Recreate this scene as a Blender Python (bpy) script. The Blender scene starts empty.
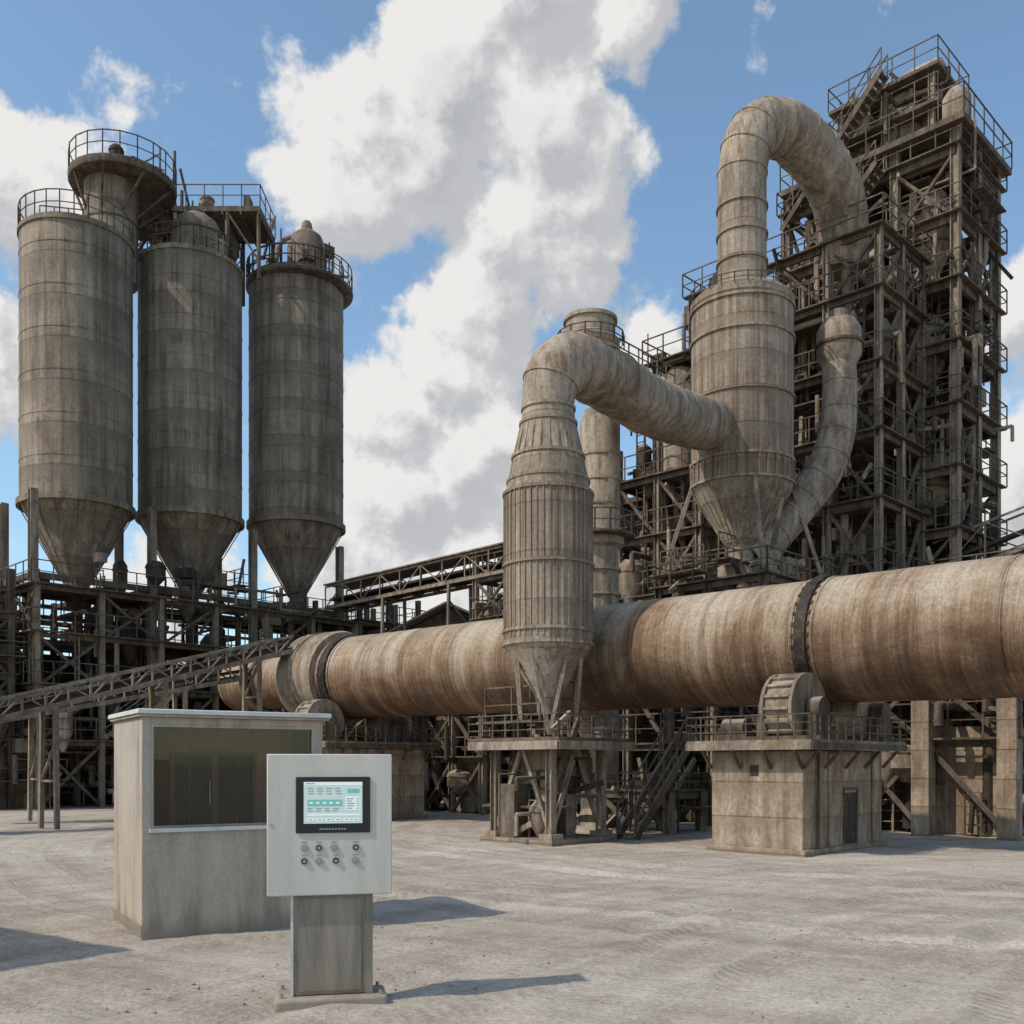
import bpy, math, random
from mathutils import Vector, Matrix, noise

scene = bpy.context.scene
V = Vector
GA = V((-0.715, 0.699, 0))   # plant grid, left-back
GB = V((0.699, 0.715, 0))    # plant grid, right-back
UP = V((0, 0, 1))
SUN = V((-0.88, -0.43, 0)).normalized() * math.cos(math.radians(47)) + UP * math.sin(math.radians(47))

# ------------------------------------------------------------------ materials
def nt(name):
    m = bpy.data.materials.new(name); m.use_nodes = True
    t = m.node_tree
    for n in list(t.nodes): t.nodes.remove(n)
    out = t.nodes.new('ShaderNodeOutputMaterial')
    p = t.nodes.new('ShaderNodeBsdfPrincipled')
    t.links.new(p.outputs[0], out.inputs[0])
    return m, t, p

def N(t, typ, **kw):
    n = t.nodes.new(typ)
    for k, v in kw.items(): setattr(n, k, v)
    return n

def L(t, a, b): t.links.new(a, b)

def mapped(t, scale, rot=(0, 0, 0), src='Object'):
    tc = N(t, 'ShaderNodeTexCoord'); mp = N(t, 'ShaderNodeMapping')
    mp.inputs['Scale'].default_value = scale; mp.inputs['Rotation'].default_value = rot
    L(t, tc.outputs[src], mp.inputs[0]); return mp.outputs[0]

def noise_n(t, vec, scale, detail=4, rough=.6, dist=0):
    n = N(t, 'ShaderNodeTexNoise'); L(t, vec, n.inputs['Vector'])
    n.inputs['Scale'].default_value = scale; n.inputs['Detail'].default_value = detail
    n.inputs['Roughness'].default_value = rough; n.inputs['Distortion'].default_value = dist
    return n.outputs['Fac']

def math_n(t, op, a, b=None, c=None, clamp=False):
    n = N(t, 'ShaderNodeMath', operation=op); n.use_clamp = clamp
    for i, x in enumerate((a, b, c)):
        if x is None: continue
        if isinstance(x, (int, float)): n.inputs[i].default_value = x
        else: L(t, x, n.inputs[i])
    return n.outputs[0]

def maprange(t, v, a, b, c=0., d=1., smooth=True):
    n = N(t, 'ShaderNodeMapRange'); n.interpolation_type = 'SMOOTHSTEP' if smooth else 'LINEAR'
    L(t, v, n.inputs[0])
    for i, x in zip((1, 2, 3, 4), (a, b, c, d)): n.inputs[i].default_value = x
    return n.outputs[0]

def mixc(t, fac, a, b, mode='MIX'):
    n = N(t, 'ShaderNodeMix', data_type='RGBA', blend_type=mode)
    if isinstance(fac, (int, float)): n.inputs[0].default_value = fac
    else: L(t, fac, n.inputs[0])
    for i, x in ((6, a), (7, b)):
        if isinstance(x, tuple): n.inputs[i].default_value = (*x, 1)
        else: L(t, x, n.inputs[i])
    return n.outputs[2]

def ramp(t, f, stops):
    n = N(t, 'ShaderNodeValToRGB'); L(t, f, n.inputs[0])
    e = n.color_ramp.elements
    while len(e) < len(stops): e.new(.5)
    for el, (p, c) in zip(e, stops): el.position = p; el.color = (*c, 1)
    return n.outputs[0]

def weathered(name, dark, base, light, streak=(1.4, 1.4, .1), rough=.85, metallic=0, bump=.3,
              rust=None, rust_amt=.5, seam=0, dust=None, fine=9, big=.25, famp=1.0, cheap=False, warm=True, splash=0, grime=0):
    if warm:
        tw = lambda c: (c[0] * 1.05, c[1] * .97, c[2] * .91)
        dark, base, light = tw(dark), tw(base), tw(light)
    m, t, p = nt(name)
    s = noise_n(t, mapped(t, streak), 1.6, 3 if cheap else 6, .65, 0 if cheap else .3)
    o = mapped(t, (1, 1, 1))
    g = noise_n(t, o, big, 3, .6)
    f = noise_n(t, o, fine, 2 if cheap else 4, .7)
    mixv = math_n(t, 'ADD', math_n(t, 'MULTIPLY', s, .6), math_n(t, 'MULTIPLY', g, .4))
    col = ramp(t, mixv, [(.39, dark), (.5, base), (.62, light)])
    fd = maprange(t, f, .3, .7, 1 - .24 * famp, 1 + .12 * famp)
    vm = N(t, 'ShaderNodeVectorMath', operation='SCALE'); L(t, col, vm.inputs[0]); L(t, fd, vm.inputs['Scale'])
    col = vm.outputs[0]
    if rust:
        r1 = noise_n(t, mapped(t, (streak[0] * 2.2, streak[1] * 2.2, streak[2] * 3)), 1.2, 4, .7)
        r2 = noise_n(t, o, 1.1, 3, .65)
        rr = maprange(t, math_n(t, 'ADD', math_n(t, 'MULTIPLY', r1, .6), math_n(t, 'MULTIPLY', r2, .4)), .6 - .16 * rust_amt, .7 - .1 * rust_amt)
        col = mixc(t, math_n(t, 'MULTIPLY', rr, .8), col, rust)
    if grime:
        # narrow dark runs washed down the shell
        gr = noise_n(t, mapped(t, (streak[0] * 3.2, streak[1] * 3.2, .09)), 1.7, 5, .7, .5)
        col = mixc(t, math_n(t, 'MULTIPLY', maprange(t, gr, .55, .66), grime), col, tuple(c * .55 for c in dark))
    hgt = f
    if seam:
        sx = N(t, 'ShaderNodeSeparateXYZ'); L(t, o, sx.inputs[0])
        fr = math_n(t, 'FRACT', math_n(t, 'DIVIDE', sx.outputs[2], seam))
        line = maprange(t, fr, .0, .05, 1, 0)
        wash = math_n(t, 'MULTIPLY', maprange(t, fr, .35, 1.0), maprange(t, s, .4, .56))
        col = mixc(t, math_n(t, 'MULTIPLY', wash, .55), col, dark)
        col = mixc(t, math_n(t, 'MULTIPLY', line, .5), col, tuple(c * .5 for c in dark))
        hgt = math_n(t, 'SUBTRACT', f, math_n(t, 'MULTIPLY', line, .7))
    if splash:
        s2 = N(t, 'ShaderNodeSeparateXYZ'); L(t, o, s2.inputs[0])
        zz = math_n(t, 'ADD', s2.outputs[2], math_n(t, 'MULTIPLY', math_n(t, 'SUBTRACT', s, .5), splash * 2.2))
        col = mixc(t, math_n(t, 'MULTIPLY', maprange(t, zz, 0, splash, 1, 0), .6), col, (.2, .158, .118))
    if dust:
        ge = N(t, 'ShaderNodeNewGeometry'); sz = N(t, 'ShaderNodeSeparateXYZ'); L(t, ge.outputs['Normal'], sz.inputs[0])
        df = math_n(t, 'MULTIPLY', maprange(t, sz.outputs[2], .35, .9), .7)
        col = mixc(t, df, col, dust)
    L(t, col, p.inputs['Base Color'])
    p.inputs['Roughness'].default_value = rough; p.inputs['Metallic'].default_value = metallic
    p.inputs['Specular IOR Level'].default_value = .25
    if not cheap:
        b = N(t, 'ShaderNodeBump'); b.inputs['Strength'].default_value = bump; b.inputs['Distance'].default_value = .06
        L(t, hgt, b.inputs['Height']); L(t, b.outputs[0], p.inputs['Normal'])
    return m

DUST = (.33, .285, .23)
M = {}
M['silo'] = weathered('silo_concrete', (.115, .096, .074), (.225, .193, .152), (.335, .292, .235), streak=(1.4, 1.4, .05), seam=2.03, bump=.35, rust=(.125, .086, .055), rust_amt=.6, grime=.5)
M['conc'] = weathered('weathered_concrete', (.17, .133, .098), (.34, .28, .215), (.46, .39, .31), streak=(1.8, 1.8, .25), seam=.8, bump=.4, rust=(.19, .12, .072), rust_amt=.75, splash=.35, grime=.35)
M['duct'] = weathered('dusty_duct_steel', (.15, .124, .098), (.295, .252, .2), (.41, .362, .295), streak=(2.0, 2.0, .25), bump=.25, rust=(.17, .1, .06), rust_amt=.7, rough=.75)
M['vessel'] = weathered('vessel_plate', (.155, .128, .1), (.305, .26, .205), (.425, .372, .305), streak=(3.0, 3.0, .06), seam=1.25, bump=.3, rust=(.165, .1, .06), rust_amt=.75, rough=.75, grime=.35)
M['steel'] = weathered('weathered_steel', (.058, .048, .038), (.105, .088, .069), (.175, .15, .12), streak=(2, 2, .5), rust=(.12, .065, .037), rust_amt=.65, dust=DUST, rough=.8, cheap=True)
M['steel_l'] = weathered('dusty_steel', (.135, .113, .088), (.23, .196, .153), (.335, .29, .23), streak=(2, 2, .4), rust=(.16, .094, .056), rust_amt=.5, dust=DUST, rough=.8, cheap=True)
M['dark'] = weathered('dark_cladding', (.027, .023, .018), (.05, .042, .034), (.085, .072, .058), streak=(1.5, 1.5, .2), rust=(.085, .05, .03), rust_amt=.5, rough=.9, cheap=True)  # near-black; inner panels of the towers use it as painted interior shade
M['tyre'] = weathered('greased_steel', (.02, .017, .014), (.04, .033, .026), (.09, .07, .052), streak=(3, 3, 3), rough=.6, metallic=.3)
M['roof'] = weathered('sheet_roof', (.2, .18, .15), (.3, .275, .235), (.38, .35, .3), streak=(.6, .6, .6), rough=.6)
M['booth'] = weathered('booth_render', (.29, .255, .21), (.41, .372, .318), (.48, .442, .385), streak=(2.2, 2.2, .3), big=.6, fine=26, bump=.12, famp=.5, splash=.3, grime=.12)
M['booth_trim'] = weathered('booth_trim_metal', (.5, .475, .43), (.62, .595, .55), (.7, .675, .63), streak=(2, 2, 1), fine=40, bump=.04, rough=.5, famp=.3, warm=False)
M['cab'] = weathered('cabinet_paint', (.49, .462, .405), (.555, .53, .47), (.59, .565, .505), streak=(3, 3, .4), fine=60, bump=.01, rough=.42, famp=.15, warm=False)
M['ped'] = weathered('pedestal_metal', (.18, .168, .142), (.25, .235, .2), (.31, .293, .255), streak=(5, 5, .6), fine=50, bump=.03, rough=.5, famp=.3, splash=.22)
M['inner'] = weathered('booth_interior', (.4, .34, .26), (.52, .45, .35), (.6, .52, .41), streak=(2, 2, 1), fine=20, famp=.3)

def plain(name, col, rough=.5, metal=0, emit=None, es=0):
    m, t, p = nt(name)
    f = noise_n(t, mapped(t, (1, 1, 1)), 30, 2)
    L(t, mixc(t, maprange(t, f, .3, .7, 0, .25), col, tuple(c * .75 for c in col)), p.inputs['Base Color'])
    p.inputs['Roughness'].default_value = rough; p.inputs['Metallic'].default_value = metal
    if emit:
        p.inputs['Emission Color'].default_value = (*emit, 1); p.inputs['Emission Strength'].default_value = es
    return m
M['black'] = plain('black_plastic', (.012, .012, .013), .35)
M['door'] = plain('dark_door', (.03, .026, .021), .3)
M['chrome'] = plain('button_metal', (.45, .45, .43), .3, .9)
M['scr'] = plain('screen_surface', (.45, .52, .5), .3, 0, (.62, .78, .74), .3)
M['scr_t'] = plain('screen_teal', (.12, .38, .33), .3, 0, (.2, .6, .5), .3)
M['scr_g'] = plain('screen_grey', (.22, .27, .27), .3, 0, (.3, .38, .38), .2)
M['scr_w'] = plain('screen_white', (.65, .7, .68), .3, 0, (.8, .9, .86), .32)
M['label'] = plain('label_grey', (.3, .3, .28), .5)

def glass():
    m, t, p = nt('tinted_glass'); out = [n for n in t.nodes if n.type == 'OUTPUT_MATERIAL'][0]
    tr = N(t, 'ShaderNodeBsdfTransparent'); tr.inputs[0].default_value = (.78, .75, .7, 1)
    gl = N(t, 'ShaderNodeBsdfGlossy'); gl.inputs['Roughness'].default_value = .03; gl.inputs[0].default_value = (.8, .8, .8, 1)
    fr = N(t, 'ShaderNodeFresnel'); fr.inputs[0].default_value = 1.5
    mx = N(t, 'ShaderNodeMixShader'); L(t, fr.outputs[0], mx.inputs[0]); L(t, tr.outputs[0], mx.inputs[1]); L(t, gl.outputs[0], mx.inputs[2])
    L(t, mx.outputs[0], out.inputs[0]); return m
M['glass'] = glass()

def kiln_mat():
    m, t, p = nt('kiln_shell_rust')
    o = mapped(t, (1, 1, 1))
    band = noise_n(t, mapped(t, (.9, .1, .1)), 1.3, 3, .6)
    streak = noise_n(t, mapped(t, (7, .3, .3)), 1.5, 6, .75, .5)
    patch = noise_n(t, mapped(t, (.5, .75, .75)), 1.0, 6, .74, .8)
    fine = noise_n(t, o, 14, 4, .7)
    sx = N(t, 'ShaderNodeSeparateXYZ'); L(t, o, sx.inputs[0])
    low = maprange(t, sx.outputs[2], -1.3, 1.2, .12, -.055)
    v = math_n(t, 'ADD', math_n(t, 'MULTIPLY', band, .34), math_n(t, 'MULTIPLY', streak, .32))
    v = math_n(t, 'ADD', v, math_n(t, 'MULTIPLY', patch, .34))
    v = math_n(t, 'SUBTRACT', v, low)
    col = ramp(t, v, [(.33, (.075, .043, .027)), (.41, (.145, .084, .05)), (.475, (.24, .158, .1)), (.54, (.34, .26, .185)), (.64, (.44, .37, .285))])
    vm = N(t, 'ShaderNodeVectorMath', operation='SCALE'); L(t, col, vm.inputs[0]); L(t, maprange(t, fine, .3, .7, .76, 1.12), vm.inputs['Scale'])
    col = vm.outputs[0]
    # runs of darker scale
    runs = noise_n(t, mapped(t, (3.4, .5, .5)), 2.2, 5, .7, 1.0)
    col = mixc(t, math_n(t, 'MULTIPLY', maprange(t, runs, .55, .67), .6), col, (.105, .06, .036))
    fr = math_n(t, 'FRACT', math_n(t, 'DIVIDE', sx.outputs[0], 2.35))
    line = maprange(t, fr, 0, .02, 1, 0)
    near = maprange(t, fr, 0, .13, 1, 0)
    col = mixc(t, math_n(t, 'MULTIPLY', near, .28), col, (.12, .068, .04))
    col = mixc(t, math_n(t, 'MULTIPLY', line, .5), col, (.06, .038, .024))
    L(t, col, p.inputs['Base Color']); p.inputs['Roughness'].default_value = .8; p.inputs['Specular IOR Level'].default_value = .2
    b = N(t, 'ShaderNodeBump'); b.inputs['Strength'].default_value = .35; b.inputs['Distance'].default_value = .05
    h = math_n(t, 'ADD', fine, math_n(t, 'MULTIPLY', streak, .6))
    L(t, h, b.inputs['Height']); L(t, b.outputs[0], p.inputs['Normal'])
    return m
M['kiln'] = kiln_mat()

RUTS = ((14, 34, 18.2), (14, 34, 19.7), (14, 34, 23.1), (14, 34, 24.5), (22, -6, 22.6), (22, -6, 24.1), (22, -6, 26.4), (22, -6, 27.9))
def ground_mat():
    m, t, p = nt('dusty_ground')
    o = mapped(t, (1, 1, 1))
    big = noise_n(t, o, .15, 4, .6, .8)
    mid = noise_n(t, o, 1.1, 6, .72)
    fine = noise_n(t, o, 20, 5, .78)
    wob = math_n(t, 'MULTIPLY', math_n(t, 'SUBTRACT', noise_n(t, o, .16, 2, .5), .5), 3.0)
    tracks = []; tread = []
    def arcs(cx, cy, k, radii):
        s = N(t, 'ShaderNodeVectorMath', operation='SUBTRACT'); L(t, o, s.inputs[0]); s.inputs[1].default_value = (cx, cy, 0)
        q = N(t, 'ShaderNodeSeparateXYZ'); L(t, s.outputs[0], q.inputs[0])
        le = math_n(t, 'SQRT', math_n(t, 'ADD', math_n(t, 'MULTIPLY', q.outputs[0], q.outputs[0]), math_n(t, 'MULTIPLY', q.outputs[1], q.outputs[1])))
        an = math_n(t, 'ARCTAN2', q.outputs[1], q.outputs[0])
        c = N(t, 'ShaderNodeCombineXYZ'); L(t, math_n(t, 'MULTIPLY', le, k), c.inputs[0]); L(t, math_n(t, 'MULTIPLY', an, 1.8), c.inputs[1])
        lw = math_n(t, 'ADD', le, wob)
        acc = None
        for r in radii:
            d = math_n(t, 'ABSOLUTE', math_n(t, 'SUBTRACT', lw, r)); mm = maprange(t, d, .13, .24, 1, 0)
            acc = mm if acc is None else math_n(t, 'MAXIMUM', acc, mm)
        tracks.append(acc)
        # chevron tread pattern along the arc
        tw = math_n(t, 'SINE', math_n(t, 'ADD', math_n(t, 'MULTIPLY', an, 900), math_n(t, 'MULTIPLY', lw, 22)))
        tread.append(math_n(t, 'MULTIPLY', tw, acc))
        return noise_n(t, c.outputs[0], 1.0, 6, .7, .4)
    tr1 = arcs(14, 34, 1.5, (17.1, 18.6, 22.0, 23.5)); tr2 = arcs(22, -6, 1.3, (21.4, 22.9, 25.2, 26.7, 30.4, 31.9))
    fade = maprange(t, noise_n(t, o, .45, 3, .6), .38, .6)
    tk = math_n(t, 'MULTIPLY', math_n(t, 'MAXIMUM', tracks[0], tracks[1]), fade)
    td = math_n(t, 'MULTIPLY', math_n(t, 'ADD', tread[0], tread[1]), fade)
    v = math_n(t, 'ADD', math_n(t, 'MULTIPLY', big, .22), math_n(t, 'MULTIPLY', mid, .22))
    v = math_n(t, 'ADD', v, math_n(t, 'MULTIPLY', tr1, .3)); v = math_n(t, 'ADD', v, math_n(t, 'MULTIPLY', tr2, .26))
    col = ramp(t, v, [(.41, (.29, .235, .182)), (.465, (.385, .325, .262)), (.52, (.47, .408, .338)), (.59, (.56, .5, .425))])
    vm = N(t, 'ShaderNodeVectorMath', operation='SCALE'); L(t, col, vm.inputs[0]); L(t, maprange(t, fine, .34, .66, .72, 1.1), vm.inputs['Scale'])
    c2 = mixc(t, math_n(t, 'MULTIPLY', tk, .3), vm.outputs[0], (.29, .235, .18))
    L(t, c2, p.inputs['Base Color']); p.inputs['Roughness'].default_value = .95; p.inputs['Specular IOR Level'].default_value = .1
    b = N(t, 'ShaderNodeBump'); b.inputs['Strength'].default_value = .75; b.inputs['Distance'].default_value = .07
    h = math_n(t, 'ADD', math_n(t, 'MULTIPLY', fine, .4), math_n(t, 'ADD', math_n(t, 'MULTIPLY', math_n(t, 'ADD', tr1, tr2), 1.0), math_n(t, 'MULTIPLY', mid, 1.1)))
    h = math_n(t, 'SUBTRACT', math_n(t, 'ADD', h, math_n(t, 'MULTIPLY', td, .1)), math_n(t, 'MULTIPLY', tk, .35))
    L(t, h, b.inputs['Height']); L(t, b.outputs[0], p.inputs['Normal'])
    return m
M['ground'] = ground_mat()

# ------------------------------------------------------------------ mesh builder
class Bd:
    def __init__(s): s.v = []; s.f = []; s.m = []; s.sm = []; s.mats = []
    def mi(s, mat):
        if mat not in s.mats: s.mats.append(mat)
        return s.mats.index(mat)
    def add(s, vs, fs, mat, smooth=False):
        o = len(s.v); s.v += [tuple(x) for x in vs]; k = s.mi(mat)
        for f in fs: s.f.append(tuple(i + o for i in f)); s.m.append(k); s.sm.append(smooth)
    def obox(s, c, ax, ay, az, mat):
        c = V(c); vs = [c + ax * i + ay * j + az * k for i in (-1, 1) for j in (-1, 1) for k in (-1, 1)]
        s.add(vs, [(0, 1, 3, 2), (4, 6, 7, 5), (0, 4, 5, 1), (2, 3, 7, 6), (0, 2, 6, 4), (1, 5, 7, 3)], mat)
    def beam(s, p, q, w, h=None, mat='steel'):
        p = V(p); q = V(q); d = q - p
        if d.length < 1e-5: return
        h = h or w; dn = d.normalized()
        side = dn.cross(UP)
        if side.length < .01: side = GA.copy()
        side.normalize(); up = side.cross(dn)
        s.obox((p + q) / 2, d / 2, side * w / 2, up * h / 2, mat)
    def ibeam(s, p, q, w, mat='steel'):
        # H-section: two flanges and a web
        p = V(p); q = V(q); d = q - p; dn = d.normalized(); side = dn.cross(UP)
        if side.length < .01: side = GA.copy()
        side.normalize(); up = side.cross(dn); c = (p + q) / 2
        s.obox(c + side * w * .44, d / 2, side * w * .06, up * w / 2, mat)
        s.obox(c - side * w * .44, d / 2, side * w * .06, up * w / 2, mat)
        s.obox(c, d / 2, side * w * .378, up * w * .07, mat)
    def box(s, o, la, lb, z0, z1, mat, A=GA, B=GB):
        o = V(o); c = V((o.x, o.y, 0)) + A * la / 2 + B * lb / 2 + UP * (z0 + z1) / 2
        s.obox(c, A * la / 2, B * lb / 2, UP * (z1 - z0) / 2, mat)
    def cyl(s, p, q, r, r2=None, n=16, mat='steel', cap=True):
        r2 = r if r2 is None else r2
        p = V(p); q = V(q); d = (q - p).normalized(); x = d.orthogonal().normalized(); y = d.cross(x)
        vs = [];
        for c, rr in ((p, r), (q, r2)):
            for i in range(n):
                a = 2 * math.pi * i / n; vs.append(c + x * math.cos(a) * rr + y * math.sin(a) * rr)
        s.add(vs, [(i, (i + 1) % n, n + (i + 1) % n, n + i) for i in range(n)], mat, True)
        if cap:
            s.add(vs[:n], [tuple(reversed(range(n)))], mat); s.add(vs[n:], [tuple(range(n))], mat)
    def lathe(s, x, y, prof, n=48, mat='silo', cap=True):
        vs = []; fs = []
        for r, z in prof:
            for i in range(n):
                a = 2 * math.pi * i / n; vs.append((x + r * math.cos(a), y + r * math.sin(a), z))
        for k in range(len(prof) - 1):
            for i in range(n): fs.append((k * n + i, k * n + (i + 1) % n, (k + 1) * n + (i + 1) % n, (k + 1) * n + i))
        s.add(vs, fs, mat, True)
        if cap:
            s.add(vs[:n], [tuple(reversed(range(n)))], mat); s.add(vs[-n:], [tuple(range(n))], mat)
    def ring(s, x, y, r, z, th=.06, h=.12, n=48, mat='steel'):
        s.lathe(x, y, [(r - .02, z - h / 2), (r + th, z - h / 2), (r + th, z + h / 2), (r - .02, z + h / 2)], n, mat, False)
    def tube(s, pts, rs, n=32, mat='duct', sub=8, flange=0, fm='duct'):
        pts = [V(p) for p in pts]
        if not isinstance(rs, (list, tuple)): rs = [rs] * len(pts)
        P = []; R = []
        for i in range(len(pts) - 1):
            p0 = pts[max(i - 1, 0)]; p1 = pts[i]; p2 = pts[i + 1]; p3 = pts[min(i + 2, len(pts) - 1)]
            for k in range(sub):
                u = k / sub
                P.append(.5 * ((2 * p1) + (p2 - p0) * u + (2 * p0 - 5 * p1 + 4 * p2 - p3) * u * u + (-p0 + 3 * p1 - 3 * p2 + p3) * u ** 3))
                R.append(rs[i] * (1 - u) + rs[i + 1] * u)
        P.append(pts[-1]); R.append(rs[-1])
        nx = None; vs = []; fs = []; acc = 0
        for i, p in enumerate(P):
            d = (P[min(i + 1, len(P) - 1)] - P[max(i - 1, 0)]).normalized()
            nx = d.orthogonal().normalized() if nx is None else (nx - d * nx.dot(d)).normalized()
            y = d.cross(nx)
            for k in range(n):
                a = 2 * math.pi * k / n; vs.append(p + (nx * math.cos(a) + y * math.sin(a)) * R[i])
            if flange and i > 0:
                acc += (P[i] - P[i - 1]).length
                if acc > flange:
                    acc = 0; s.cyl(p - d * .035, p + d * .035, R[i] + .03, None, n, fm)
        for i in range(len(P) - 1):
            for k in range(n): fs.append((i * n + k, i * n + (k + 1) % n, (i + 1) * n + (k + 1) % n, (i + 1) * n + k))
        s.add(vs, fs, mat, True)
    def rail(s, pts, h=1., w=.045, sp=1.1, closed=False, mat='steel', mids=1):
        pts = [V(p) for p in pts]
        if closed: pts.append(pts[0])
        for p, q in zip(pts[:-1], pts[1:]):
            n = max(1, round((q - p).length / sp))
            for k in range(n):
                c = p.lerp(q, k / n); s.beam(c, c + UP * h, w, w, mat)
            s.beam(q, q + UP * h, w, w, mat)
            s.beam(p + UP * h, q + UP * h, w, w, mat)
            for m_ in range(mids):
                z = h * (m_ + 1) / (mids + 1); s.beam(p + UP * z, q + UP * z, w * .8, w * .8, mat)
    def crail(s, x, y, r, z, h=1., n=20, w=.05, mat='steel'):
        s.rail([(x + r * math.cos(2 * math.pi * i / n), y + r * math.sin(2 * math.pi * i / n), z) for i in range(n)], h, w, 9, True, mat)
    def build(s, name, parent=None, matrix=None):
        me = bpy.data.meshes.new(name); me.from_pydata(s.v, [], s.f)
        for k in s.mats: me.materials.append(M[k])
        me.polygons.foreach_set('material_index', s.m); me.polygons.foreach_set('use_smooth', s.sm)
        me.update(); me.set_sharp_from_angle(angle=math.radians(38))
        o = bpy.data.objects.new(name, me); scene.collection.objects.link(o)
        if matrix: o.matrix_world = matrix
        if parent: o.parent = parent
        return o

def empty(name):
    e = bpy.data.objects.new(name, None); scene.collection.objects.link(e); return e

def frame(b, o, la, lb, na, nb, levels, top, col=.3, bw=.22, rails=True, deck=.7, brace=.5, seed=1, mat='steel', over=.0, rh=1.0, A=GA, B=GB, cm=None):
    R = random.Random(seed); o = V((o[0], o[1], 0)); cm = cm or mat
    P = lambda i, j, z: o + A * (la * i / na) + B * (lb * j / nb) + UP * z
    for i in range(na + 1):
        for j in range(nb + 1):
            b.ibeam(P(i, j, 0), P(i, j, top), col, cm)
    zs = [0] + list(levels)
    for z in levels:
        for j in range(nb + 1): b.beam(P(0, j, z), P(na, j, z), bw * .6, bw, mat)
        for i in range(na + 1): b.beam(P(i, 0, z), P(i, nb, z), bw * .6, bw, mat)
        for i in range(na):
            for j in range(nb):
                if R.random() < deck:
                    b.box(P(i, j, 0), la / na, lb / nb, z + bw / 2 + .004, z + bw / 2 + .06, mat, A, B)
        if over:
            q = P(0, 0, 0) - A * over - B * over
            b.box(q, la + 2 * over, over, z + bw / 2 + .01, z + bw / 2 + .07, mat, A, B)
            b.box(q, over, lb + 2 * over, z + bw / 2 + .02, z + bw / 2 + .08, mat, A, B)
        if rails:
            e = over; zz = z + bw / 2 + .06
            c = [P(0, 0, zz) - A * e - B * e, P(na, 0, zz) + A * e - B * e, P(na, nb, zz) + A * e + B * e, P(0, nb, zz) - A * e + B * e]
            b.rail(c, rh, .045, 1.0, True, mat)
    for k in range(len(zs) - 1):
        z0, z1 = zs[k], zs[k + 1]
        for i in range(na):
            for j in (0, nb):
                if R.random() < brace:
                    b.beam(P(i, j, z0), P(i + 1, j, z1), .12, .12, mat)
                    if R.random() < .6: b.beam(P(i + 1, j, z0), P(i, j, z1), .12, .12, mat)
        for j in range(nb):
            for i in (0, na):
                if R.random() < brace:
                    b.beam(P(i, j, z0), P(i, j + 1, z1), .12, .12, mat)
                    if R.random() < .6: b.beam(P(i, j + 1, z0), P(i, j, z1), .12, .12, mat)

def stairs(b, p, d, w, z0, z1, run, mat='steel_l'):
    p = V((p[0], p[1], 0)); side = d.cross(UP).normalized() * w / 2
    q0 = p + UP * z0; q1 = p + d * run + UP * z1
    for s_ in (-1, 1):
        b.beam(q0 + side * s_, q1 + side * s_, .06, .22, mat)
        b.rail([q0 + side * s_, q1 + side * s_], .9, .045, .9, False, mat)
    n = int((z1 - z0) / .22)
    for i in range(n):
        c = q0.lerp(q1, (i + .5) / n); b.beam(c - side, c + side, .25, .03, mat)

def clutter(b, o, la, lb, z0, z1, n, seed, mats=('steel', 'steel_l', 'dark', 'duct'), big=1.0, A=GA, B=GB):
    R = random.Random(seed); o = V((o[0], o[1], 0))
    def P(): return o + A * R.random() * la + B * R.random() * lb + UP * R.uniform(z0, z1)
    def inside(q):
        d = q - o; return o + A * min(max(d.dot(A), -.6), la + .6) + B * min(max(d.dot(B), -.6), lb + .6) + UP * q.z
    for _ in range(n):
        p = P(); k = R.random(); m = R.choice(mats); d = R.choice((A, B))
        if k < .22:
            l = R.uniform(1, 4) * R.choice((-1, 1)); r = R.uniform(.05, .16) * big
            q = inside(p + d * l); e = q + UP * R.uniform(-2, 2); e.z = max(e.z, .2)
            if (q - p).length < .1: continue
            b.cyl(p, q, r, None, 10, m); b.cyl(q, e, r, None, 10, m)
        elif k < .36:
            b.cyl(p, V((p.x, p.y, max(.1, p.z - R.uniform(1, 5)))), R.uniform(.06, .22) * big, None, 12, m)
        elif k < .48:
            r = R.uniform(.25, .7) * big; h = R.uniform(.6, 1.6) * big
            b.lathe(p.x, p.y, [(r * .25, max(p.z - h, .1)), (r, max(p.z - h * .4, .3)), (r, p.z + h * .5), (r * .5, p.z + h * .75)], 16, m)
            b.ring(p.x, p.y, r, p.z + h * .3, .04, .08, 16, m)
        elif k < .62:
            b.box(p, R.uniform(.3, 1.2) * big, R.uniform(.3, 1.2) * big, p.z, p.z + R.uniform(.3, 1.1) * big, m, A, B)
        elif k < .8:
            q = inside(p + d * R.uniform(-3, 3)) + UP * R.uniform(-2.2, 2.2); q.z = max(q.z, .1); b.beam(p, q, .1, .14, m)
        elif k < .92:
            l = R.uniform(1.2, 3.5); q = inside(p + d * l)
            if (q - p).length < .4: continue
            b.beam(p, q, .7, .06, 'steel'); b.rail([p, q], .95, .045, .9, False, 'steel')
        else:
            q = p - UP * min(p.z, R.uniform(2, 4))
            for s_ in (-.22, .22): b.beam(p + A * s_, q + A * s_, .05, .05, m)
            nn = int((p - q).length / .3)
            for i in range(nn):
                c = p.lerp(q, i / max(nn, 1)); b.beam(c - A * .22, c + A * .22, .03, .03, m)

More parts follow.
